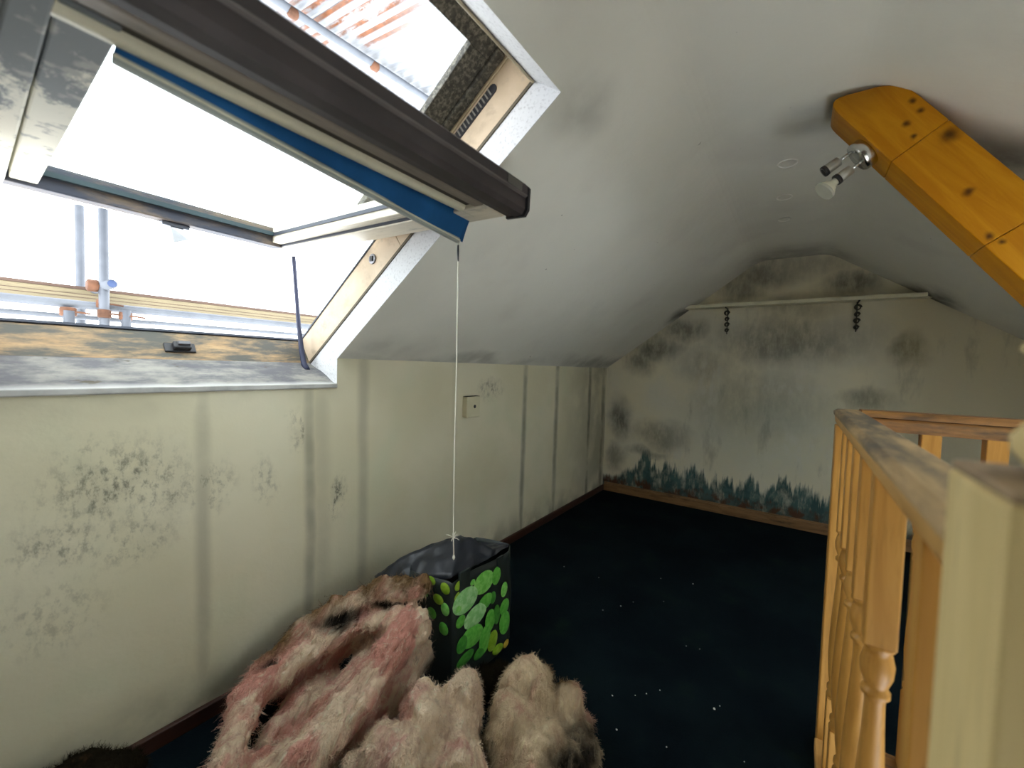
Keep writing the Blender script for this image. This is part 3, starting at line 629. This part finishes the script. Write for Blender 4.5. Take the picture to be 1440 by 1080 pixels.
# ---------------------------------------------------------------- printed shopping bag
M_BAG = plain('dark bag plastic', (.020, .028, .027), .5, 0, .35, .2)
M_BAGIN = plain('bag lining', (.010, .013, .018), .7, 0, .2)
bag = empty('shopping_bag', (-.92, 1.05, 0), 'dark shopping bag printed with bright green leaves beside the wall', 'bag')
def bagside(u, z):      # u 0..1 round the outline; front panel on u<.36
    pts = [(-.822, .905), (-.822, 1.19), (-.845, 1.235), (-.99, 1.21), (-1.02, .92), (-.985, .885)]
    L = [math.dist(pts[i], pts[(i+1) % 6]) for i in range(6)]; T = sum(L); d = u*T
    for i in range(6):
        if d <= L[i] or i == 5: t = d/L[i]; a, b = pts[i], pts[(i+1) % 6]; x, y = a[0]+(b[0]-a[0])*t, a[1]+(b[1]-a[1])*t; break
        d -= L[i]
    k = z/.36; x += .010*(1-k)*(1 if x > -.9 else -1); bul = .006*math.sin(math.pi*k); x += bul*(1 if x > -.9 else -1)
    x += .006*mnoise.noise((y*9, z*7, 1)); y += .004*mnoise.noise((x*9, z*8, 5))
    return x, y
N = 72; H = 14; v = []; f = []
for j in range(H+1):
    for i in range(N):
        u_ = i/N; x, y = bagside(u_, .36*j/H); hh = .343 + .004*math.sin(u_*20)
        v.append((x, y, .003 + hh*j/H))
for j in range(H):
    for i in range(N): f.append((j*N+i, j*N+(i+1) % N, (j+1)*N+(i+1) % N, (j+1)*N+i))
f.append(tuple(range(N-1, -1, -1)))
bs = mesh('bag_body', v, f, M_BAG, smooth=True); bs.modifiers.new('thick', 'SOLIDIFY').thickness = .002; under(bs, bag)
def leafmat(name, a, b):
    k = NB(name, .4, 0, .4); o = k.obj; r_ = k.vm('LENGTH', o); n_ = k.noise(60, k.scaled(k.pos, (1, 1, 1.2)), 4)
    c = k.mix(k.rng(n_, .35, .65), a, b); return k.out(c)
LM = [leafmat('leaf print bright', (.16, .58, .08), (.30, .72, .18)), leafmat('leaf print mid', (.09, .42, .05), (.17, .54, .09)), leafmat('leaf print dark', (.04, .22, .03), (.08, .32, .05)), leafmat('leaf print pale', (.26, .64, .22), (.46, .78, .40)), leafmat('leaf print lime', (.20, .38, .02), (.30, .48, .05)), leafmat('leaf print yellow', (.5, .36, .04), (.6, .44, .07))]
LV = [(1.045,.295,.050,.034,0),(1.112,.290,.024,.028,1),(.953,.277,.055,.036,3),(1.048,.230,.036,.023,1),(.998,.209,.052,.031,3),(.930,.223,.021,.018,1),(.984,.150,.052,.033,1),(1.075,.156,.026,.035,1),(1.047,.105,.028,.043,1),(1.090,.078,.026,.032,4),(1.159,.106,.030,.041,1),(1.156,.164,.026,.025,1),(1.200,.209,.016,.025,1),(1.153,.226,.018,.024,0),(.925,.335,.018,.014,4),(.921,.300,.016,.016,4),(1.198,.149,.014,.034,2),(1.173,.022,.015,.013,5),(.988,.318,.011,.009,0),(1.198,.285,.014,.023,1),(.953,.095,.038,.018,2),(1.124,.030,.030,.016,4),(1.111,.158,.018,.032,2),(1.025,.075,.030,.018,2),(.935,.150,.024,.024,2),(.925,.268,.022,.018,0),(1.09,.225,.016,.02,2)]
random.seed(3)
for i, (y, z, ry, rz, mi) in enumerate(LV):
    ry *= 1.08; rz *= 1.10
    v = []; f = []; tilt = random.uniform(-.35, .35); n = 16
    for rad, h in ((1.0, .0004), (.86, .0016), (.45, .0026)):
        for j in range(n):
            a = 2*math.pi*j/n; dy, dz = ry*rad*math.cos(a), rz*rad*math.sin(a); dy, dz = dy*math.cos(tilt)-dz*math.sin(tilt)*.6, dz*math.cos(tilt)+dy*math.sin(tilt)*.6
            v.append((h + .0004*(i % 5), dy, dz))
    for q in range(2):
        for j in range(n): f.append((q*n+j, q*n+(j+1) % n, (q+1)*n+(j+1) % n, (q+1)*n+j))
    v.append((.0028+.0004*(i % 5), 0, 0)); f += [(2*n+j, 2*n+(j+1) % n, 3*n) for j in range(n)]
    k_ = z/.36; xx = -.822 + .010*(1-k_) + .006*math.sin(math.pi*k_) + .004
    if y > 1.185: xx -= .020
    o = mesh('printed_leaf', v, f, LM[mi], smooth=True); o.location = (xx, y, z); bpy.context.view_layer.update(); under(o, bag)
for (y0, y1, z0, z1) in ((.925, .972, .295, .372), (1.118, 1.150, .255, .348)):
    under(box('strap_end', -.818, -.811, y0, y1, z0, z1, M_BAG, bevel=.001), bag)
# side panel print
for i, (x, z, rx, rz_, mi) in enumerate(((-.848, .325, .020, .018, 4), (-.872, .285, .022, .016, 4), (-.845, .262, .018, .020, 0), (-.900, .335, .018, .014, 4), (-.850, .20, .020, .020, 1), (-.895, .235, .020, .018, 1), (-.925, .29, .016, .015, 2))):
    n = 14; v = [(rx*math.cos(2*math.pi*j/n), 0, rz_*math.sin(2*math.pi*j/n)) for j in range(n)] + [(rx*.8*math.cos(2*math.pi*j/n), -.0018, rz_*.8*math.sin(2*math.pi*j/n)) for j in range(n)]
    f = [(j, (j+1) % n, n+(j+1) % n, n+j) for j in range(n)] + [tuple(range(n, 2*n))]
    o = mesh('printed_leaf', v, f, LM[mi], smooth=True); o.location = (x, .892 + (x+.985)*.123 - .009 - .0006*(i % 3), z); bpy.context.view_layer.update(); under(o, bag)
# folded-over mouth
top_c = [Vector(p) for p in ((-1.13, .86, .290), (-1.06, .91, .355), (-.99, .98, .395), (-.925, 1.055, .424), (-.885, 1.09, .398), (-.845, 1.13, .362), (-.842, 1.225, .352))]
low_c = [Vector(p) for p in ((-1.08, .83, .270), (-1.01, .865, .300), (-.93, .89, .335), (-.840, .915, .352), (-.834, .99, .351), (-.834, 1.07, .349), (-.838, 1.215, .347))]
bk_c = [Vector(p) for p in ((-1.12, .90, .27), (-1.06, .96, .30), (-1.03, 1.02, .32), (-1.00, 1.10, .34), (-.98, 1.15, .34), (-.95, 1.18, .345), (-.88, 1.228, .345))]
def cr_(c, t):
    t *= len(c)-1; i = min(int(t), len(c)-2); return c[i].lerp(c[i+1], t-i)
v = []; f = []; nu, nv = 48, 16
for i in range(nu+1):
    t = i/nu
    for j in range(nv+1):
        w_ = j/nv*2; p = cr_(low_c, t).lerp(cr_(top_c, t), w_) if w_ <= 1 else cr_(top_c, t).lerp(cr_(bk_c, t), w_-1)
        d_ = .010*mnoise.noise(p*26) + .005*mnoise.noise(p*60); v.append(p + Vector((d_*.6, -d_*.4, d_))*(0 if i in (0, nu) else 1))
for i in range(nu):
    for j in range(nv): a = i*(nv+1)+j; f.append((a, a+1, a+nv+2, a+nv+1))
fl_ = mesh('folded_mouth', v, f, plain('black sack plastic', (.016, .019, .026), .42, 0, .4, .2), smooth=True); fl_.modifiers.new('thick', 'SOLIDIFY').thickness = .0015; under(fl_, bag)

# ---------------------------------------------------------------- torn loft insulation
def insul_mat(name, warm, pink, brown, dark, darkness=.35, pinkness=.5, brownat=None, darkat=None, flow=(0, .3, 1)):
    k = NB(name, 1.0, 0, .02)
    fd = Vector(flow).normalized()
    dp = k.vm('DOT_PRODUCT', k.warp(9, .03), tuple(fd)); sc = k.n.new('ShaderNodeVectorMath'); sc.operation = 'SCALE'; sc.inputs[0].default_value = tuple(fd*.80); k.link(dp, sc.inputs['Scale'])
    v = k.vm('SUBTRACT', k.warp(9, .03), sc.outputs[0])
    n1 = k.noise(9, v, 6, .62, .5); n2 = k.noise(24, v, 6, .68, .4); n3 = k.noise(75, v, 5, .7, .3); n4 = k.noise(14, k.pos, 6, .7)
    c = k.mix(k.rng(n1, .60-pinkness*.25, .74-pinkness*.25), warm, pink)
    c = k.mix(k.math('MULTIPLY', k.rng(n2, .48, .68), .5), c, tuple(x*f_ for x, f_ in zip(pink, (.62, .55, .48))))
    c = k.mix(k.math('MULTIPLY', k.rng(n3, .52, .70), .55), c, tuple(min(1, x*1.45) for x in warm))
    c = k.mix(k.math('MULTIPLY', k.rng(n4, .58, .74), .4), c, brown)
    for at, col_ in ((brownat, brown), (darkat, dark)):
        if at:
            ms = [k.blob(k.warp(7, .10), c_, r_, .35) for c_, r_ in at]
            c = k.mix(k.math('MULTIPLY', k.total(ms), k.rng(n2, .25, .5, .5, 1)), c, k.mix(k.rng(n3, .42, .62), col_, tuple(min(1, x*1.9+.01) for x in col_)))
    c = k.mix(k.rng(k.noise(11, v, 6, .7), .70-darkness*.2, .80-darkness*.12), c, dark)  # dark colour stands for shaded crevices between the fibres
    k.bump(k.math('ADD', k.math('MULTIPLY', n2, .8), n3), 1.0, .02); return k.out(c)
WARM = (.93, .74, .54); PINK = (.78, .42, .33); BROWN = (.15, .09, .042); DARK = (.012, .010, .008)
M_INA = insul_mat('pink insulation folded', (.92, .72, .53), (.74, .36, .29), BROWN, DARK, .25, .62, brownat=[((-.96, .83, .36), (.13, .09, .075)), ((-1.06, .79, .33), (.11, .09, .075)), ((-1.15, .71, .27), (.10, .12, .07)), ((-1.20, .60, .20), (.09, .14, .07)), ((-.89, .86, .36), (.08, .06, .06))], darkat=[((-1.09, .72, .235), (.08, .10, .040)), ((-1.16, .58, .16), (.05, .09, .03)), ((-.98, .80, .275), (.10, .06, .030)), ((-1.02, .86, .36), (.06, .04, .03)), ((-.80, .86, .10), (.10, .09, .10)), ((-1.22, .6, .10), (.06, .2, .08))], flow=(-.15, -.55, -.8))
M_INB = insul_mat('pink insulation torn', WARM, (.80, .46, .37), BROWN, DARK, .1, .35, darkat=[((-.80, .62, .05), (.12, .2, .09))])
M_INC = insul_mat('stained insulation', (.80, .63, .42), (.72, .42, .31), BROWN, DARK, .35, .4, brownat=[((-.50, .97, .2), (.10, .06, .10))], darkat=[((-.40, .87, .07), (.095, .18, .11)), ((-.42, .96, .05), (.10, .08, .08)), ((-.40, .80, .06), (.08, .10, .08)), ((-.60, .74, .05), (.07, .12, .10))])
M_IND = insul_mat('blackened insulation', (.022, .018, .011), (.018, .012, .009), BROWN, DARK, .7, .3)
def clump(name, lobes, mat, label, seed, amp=.018, voxel=.007, fibres=2500, fl=.03, flow=(0, .3, 1), fuzz=14000, ridge=.75):
    bm = bmesh.new()
    for (p, q, r0, r1) in lobes:
        p, q = Vector(p), Vector(q); n = max(2, int((q-p).length/(min(r0, r1)*.4))+1)
        for i in range(n+1):
            t = i/n; c = p.lerp(q, t); r_ = r0+(r1-r0)*t
            bmesh.ops.create_icosphere(bm, subdivisions=2, radius=r_, matrix=Matrix.Translation(c))
    me = bpy.data.meshes.new('tmp'); bm.to_mesh(me); bm.free()
    tmp = bpy.data.objects.new('tmp', me); COL.objects.link(tmp)
    rm = tmp.modifiers.new('r', 'REMESH'); rm.mode = 'VOXEL'; rm.voxel_size = voxel
    sm = tmp.modifiers.new('s', 'SMOOTH'); sm.iterations = 6
    dg = bpy.context.evaluated_depsgraph_get(); ev = tmp.evaluated_get(dg); nm_ = bpy.data.meshes.new_from_object(ev)
    bpy.data.objects.remove(tmp); bpy.data.meshes.remove(me)
    rnd = random.Random(seed)
    fdir = Vector(flow).normalized(); co = [v.co.copy() for v in nm_.vertices]; no = [v.normal.copy() for v in nm_.vertices]
    for i, v in enumerate(nm_.vertices):
        p = co[i]; a = mnoise.fractal(Vector((p.x*11+seed, p.y*11, p.z*7)), .8, 2.1, 4)
        # stringy ridges that follow the nap
        u_ = p - fdir*p.dot(fdir); rg = abs(mnoise.noise(Vector((u_.x*38, u_.y*38, u_.z*38)) + fdir*p.dot(fdir)*7 + Vector((seed, 0, 0))))
        rg2 = abs(mnoise.noise(Vector((u_.x*95, u_.y*95, u_.z*95)) + fdir*p.dot(fdir)*16 + Vector((seed, 3, 0)))); lump = mnoise.noise(p*34 + Vector((seed, 0, 0)))
        v.co = p + no[i]*(amp*a - amp*ridge*(1-rg)**3 + amp*.3 - .005*ridge*(1-rg2)**3 + .007*lump + .0035*mnoise.noise(p*70))
        if v.co.z < .004: v.co.z = .004
        if v.co.x < XL+.02: v.co.x = XL+.02
    nm_.name = name
    o = finish(name, nm_, mat, smooth=True, label=label, cat='insulation', group='torn loft insulation on the carpet')
    # loose fibres lying along the surface
    fv = []; ff_ = []; nvt = len(nm_.vertices)
    for _ in range(fibres):
        i = rnd.randrange(nvt); p = nm_.vertices[i].co.copy(); nn = no[i]
        if p.z < .02: continue
        t = (fdir + Vector((rnd.gauss(0, .45), rnd.gauss(0, .45), rnd.gauss(0, .45)))); t = (t - nn*t.dot(nn)); 
        if t.length < .01: continue
        t.normalize(); sd = nn.cross(t).normalized(); L = fl*rnd.uniform(.4, 1.3); w_ = rnd.uniform(.0004, .0011); b0 = len(fv)
        for j in range(4):
            u_ = j/3; c = p + t*L*u_ + nn*(.001 + .010*u_*rnd.random()) + sd*L*.2*math.sin(u_*3+_)
            c.z = max(c.z, .003); ww = w_*(1-.7*u_); fv += [c-sd*ww, c+sd*ww]
        for j in range(3): a = b0+2*j; ff_.append((a, a+1, a+3, a+2))
    for _ in range(fuzz):           # short fuzz standing off the surface
        i = rnd.randrange(nvt); p = nm_.vertices[i].co.copy()
        if p.z < .012: continue
        d_ = (no[i]*rnd.uniform(.1, .9) + fdir*.5 + Vector((rnd.gauss(0, .5), rnd.gauss(0, .5), rnd.gauss(0, .5)))).normalized()
        sd = d_.cross(Vector((rnd.gauss(0, 1), rnd.gauss(0, 1), rnd.gauss(0, 1)))).normalized(); L = rnd.uniform(.005, .015); w_ = rnd.uniform(.0003, .0006); b0 = len(fv)
        for u_ in (0, .5, 1): c = p + d_*L*u_ + sd*L*.35*u_*u_; c.z = max(c.z, .003); ww = w_*(1-.6*u_); e_ = d_.cross(sd); fv += [c-e_*ww, c+e_*ww]
        for j in range(2): a = b0+2*j; ff_.append((a, a+1, a+3, a+2))
    me2 = bpy.data.meshes.new('fibres'); me2.from_pydata([tuple(x) for x in fv], [], ff_); me2.update()
    fo = finish('fibres', me2, mat, kind='stuff'); fo.parent = o
    return o
clump('insulation_batt', [((-.895, .845, .335), (-.97, .82, .32), .036, .04), ((-.97, .82, .32), (-1.07, .775, .275), .04, .042), ((-1.07, .775, .275), (-1.18, .64, .19), .042, .04), ((-1.18, .64, .19), (-1.18, .50, .11), .04, .04),
    ((-1.10, .76, .16), (-1.19, .60, .08), .05, .05), ((-1.03, .80, .18), (-1.1, .76, .16), .05, .05),
    ((-.875, .80, .255), (-.85, .65, .20), .050, .050), ((-.85, .65, .20), (-.85, .47, .13), .050, .055), ((-.85, .47, .12), (-.92, .36, .07), .05, .04), ((-.96, .79, .245), (-.875, .80, .255), .036, .045),
    ((-1.13, .60, .155), (-1.13, .47, .115), .036, .040), ((-1.13, .47, .115), (-1.0, .37, .09), .040, .045), ((-1.06, .72, .215), (-1.13, .60, .155), .03, .034), ((-.96, .79, .245), (-1.06, .72, .215), .03, .03),
    ((-1.10, .66, .06), (-1.06, .50, .02), .058, .045), ((-1.0, .78, .10), (-.98, .55, .02), .078, .05), ((-.90, .80, .14), (-.87, .60, .08), .072, .060), ((-.90, .5, .05), (-1.0, .42, .03), .07, .055)], M_INA,
    'large folded pink insulation batt with brown crust leaning by the wall', 3, .016, .0065, 7000, .03, (-.15, -.55, -.8))
clump('insulation_clump', [((-.645, .765, .19), (-.66, .75, .10), .045, .07), ((-.69, .68, .16), (-.66, .70, .07), .06, .08), ((-.69, .59, .12), (-.66, .60, .06), .075, .08), ((-.62, .69, .10), (-.60, .68, .05), .07, .07), ((-.77, .57, .07), (-.74, .55, .05), .05, .05), ((-.62, .58, .08), (-.60, .56, .05), .06, .06)], M_INB,
    'pale pink torn insulation clump between the other two clumps', 11, .026, .006, 5000, .018, (.1, -.4, -.9), 16000, .22)
clump('insulation_clump', [((-.53, .91, .165), (-.54, .90, .08), .055, .08), ((-.47, .94, .135), (-.47, .93, .06), .045, .06), ((-.54, .83, .12), (-.54, .82, .06), .06, .07), ((-.475, .84, .09), (-.48, .83, .05), .065, .07), ((-.43, .95, .06), (-.42, .90, .05), .055, .06), ((-.41, .85, .05), (-.45, .76, .04), .06, .06)], M_INC,
    'tan insulation clump with blackened side out on the carpet', 23, .026, .006, 4500, .018, (.1, -.4, -.9), 16000, .22)
clump('insulation_clump', [((-.750, .93, .05), (-.71, 1.00, .05), .045, .05), ((-.70, .98, .045), (-.63, .97, .04), .045, .035), ((-.765, .84, .045), (-.765, .74, .035), .045, .04)], M_IND,
    'blackened mouldy insulation clump at the foot of the printed bag', 31, .014, .010, 1500, .025, (.3, .4, .5))
clump('insulation_clump', [((-1.225, .02, .07), (-1.225, .17, .075), .065, .065), ((-1.225, .17, .075), (-1.22, .25, .05), .065, .050), ((-1.18, .0, .03), (-1.16, .22, .03), .06, .05), ((-1.12, .10, .03), (-1.06, .22, .03), .06, .04)], M_IND,
    'low black mouldy heap on the carpet below the window', 41, .010, .010, 800, .02, (.3, .4, .5))

# ---------------------------------------------------------------- crumbs on the carpet
M_CRUMB = plain('plaster crumb', (.72, .72, .66), .9)
cr_me = []
for s_ in range(4):
    bm = bmesh.new(); bmesh.ops.create_icosphere(bm, subdivisions=1, radius=1)
    for v_ in bm.verts: v_.co *= 1 + .5*mnoise.noise(v_.co*2 + Vector((s_*5, 0, 0))); v_.co.z *= .5
    me = bpy.data.meshes.new('plaster_crumb'); bm.to_mesh(me); bm.free(); me.materials.append(M_CRUMB); cr_me.append(me)
CR = [(-.746,1.853,3),(-.504,2.033,3),(-.367,2.075,4),(-.576,1.686,4),(-.625,1.611,3),(-.425,1.202,4),(-.369,1.246,2.5),(-.343,1.274,3),(-.313,1.313,3),(-.162,1.337,6),(-.371,1.094,4),(-.293,1.586,2.5),(-.07,1.201,2.5),(-.439,1.837,2),(-.544,1.75,2),(-.25,1.599,2),(-.244,1.123,3),(-.93,1.848,3),(-.15,1.36,2.5)]
for i, (x, y, r_) in enumerate(CR):
    o = bpy.data.objects.new('plaster_crumb', cr_me[i % 4]); COL.objects.link(o); o.scale = (r_*.0007,)*3; o.location = (x, y, r_*.0003); o.rotation_euler.z = i*1.3
    tag(o, 'tiny white plaster crumb lying on the dark carpet' if r_ < 5 else 'largest white plaster crumb out on the dark carpet', 'crumb', 'plaster crumbs on the carpet')
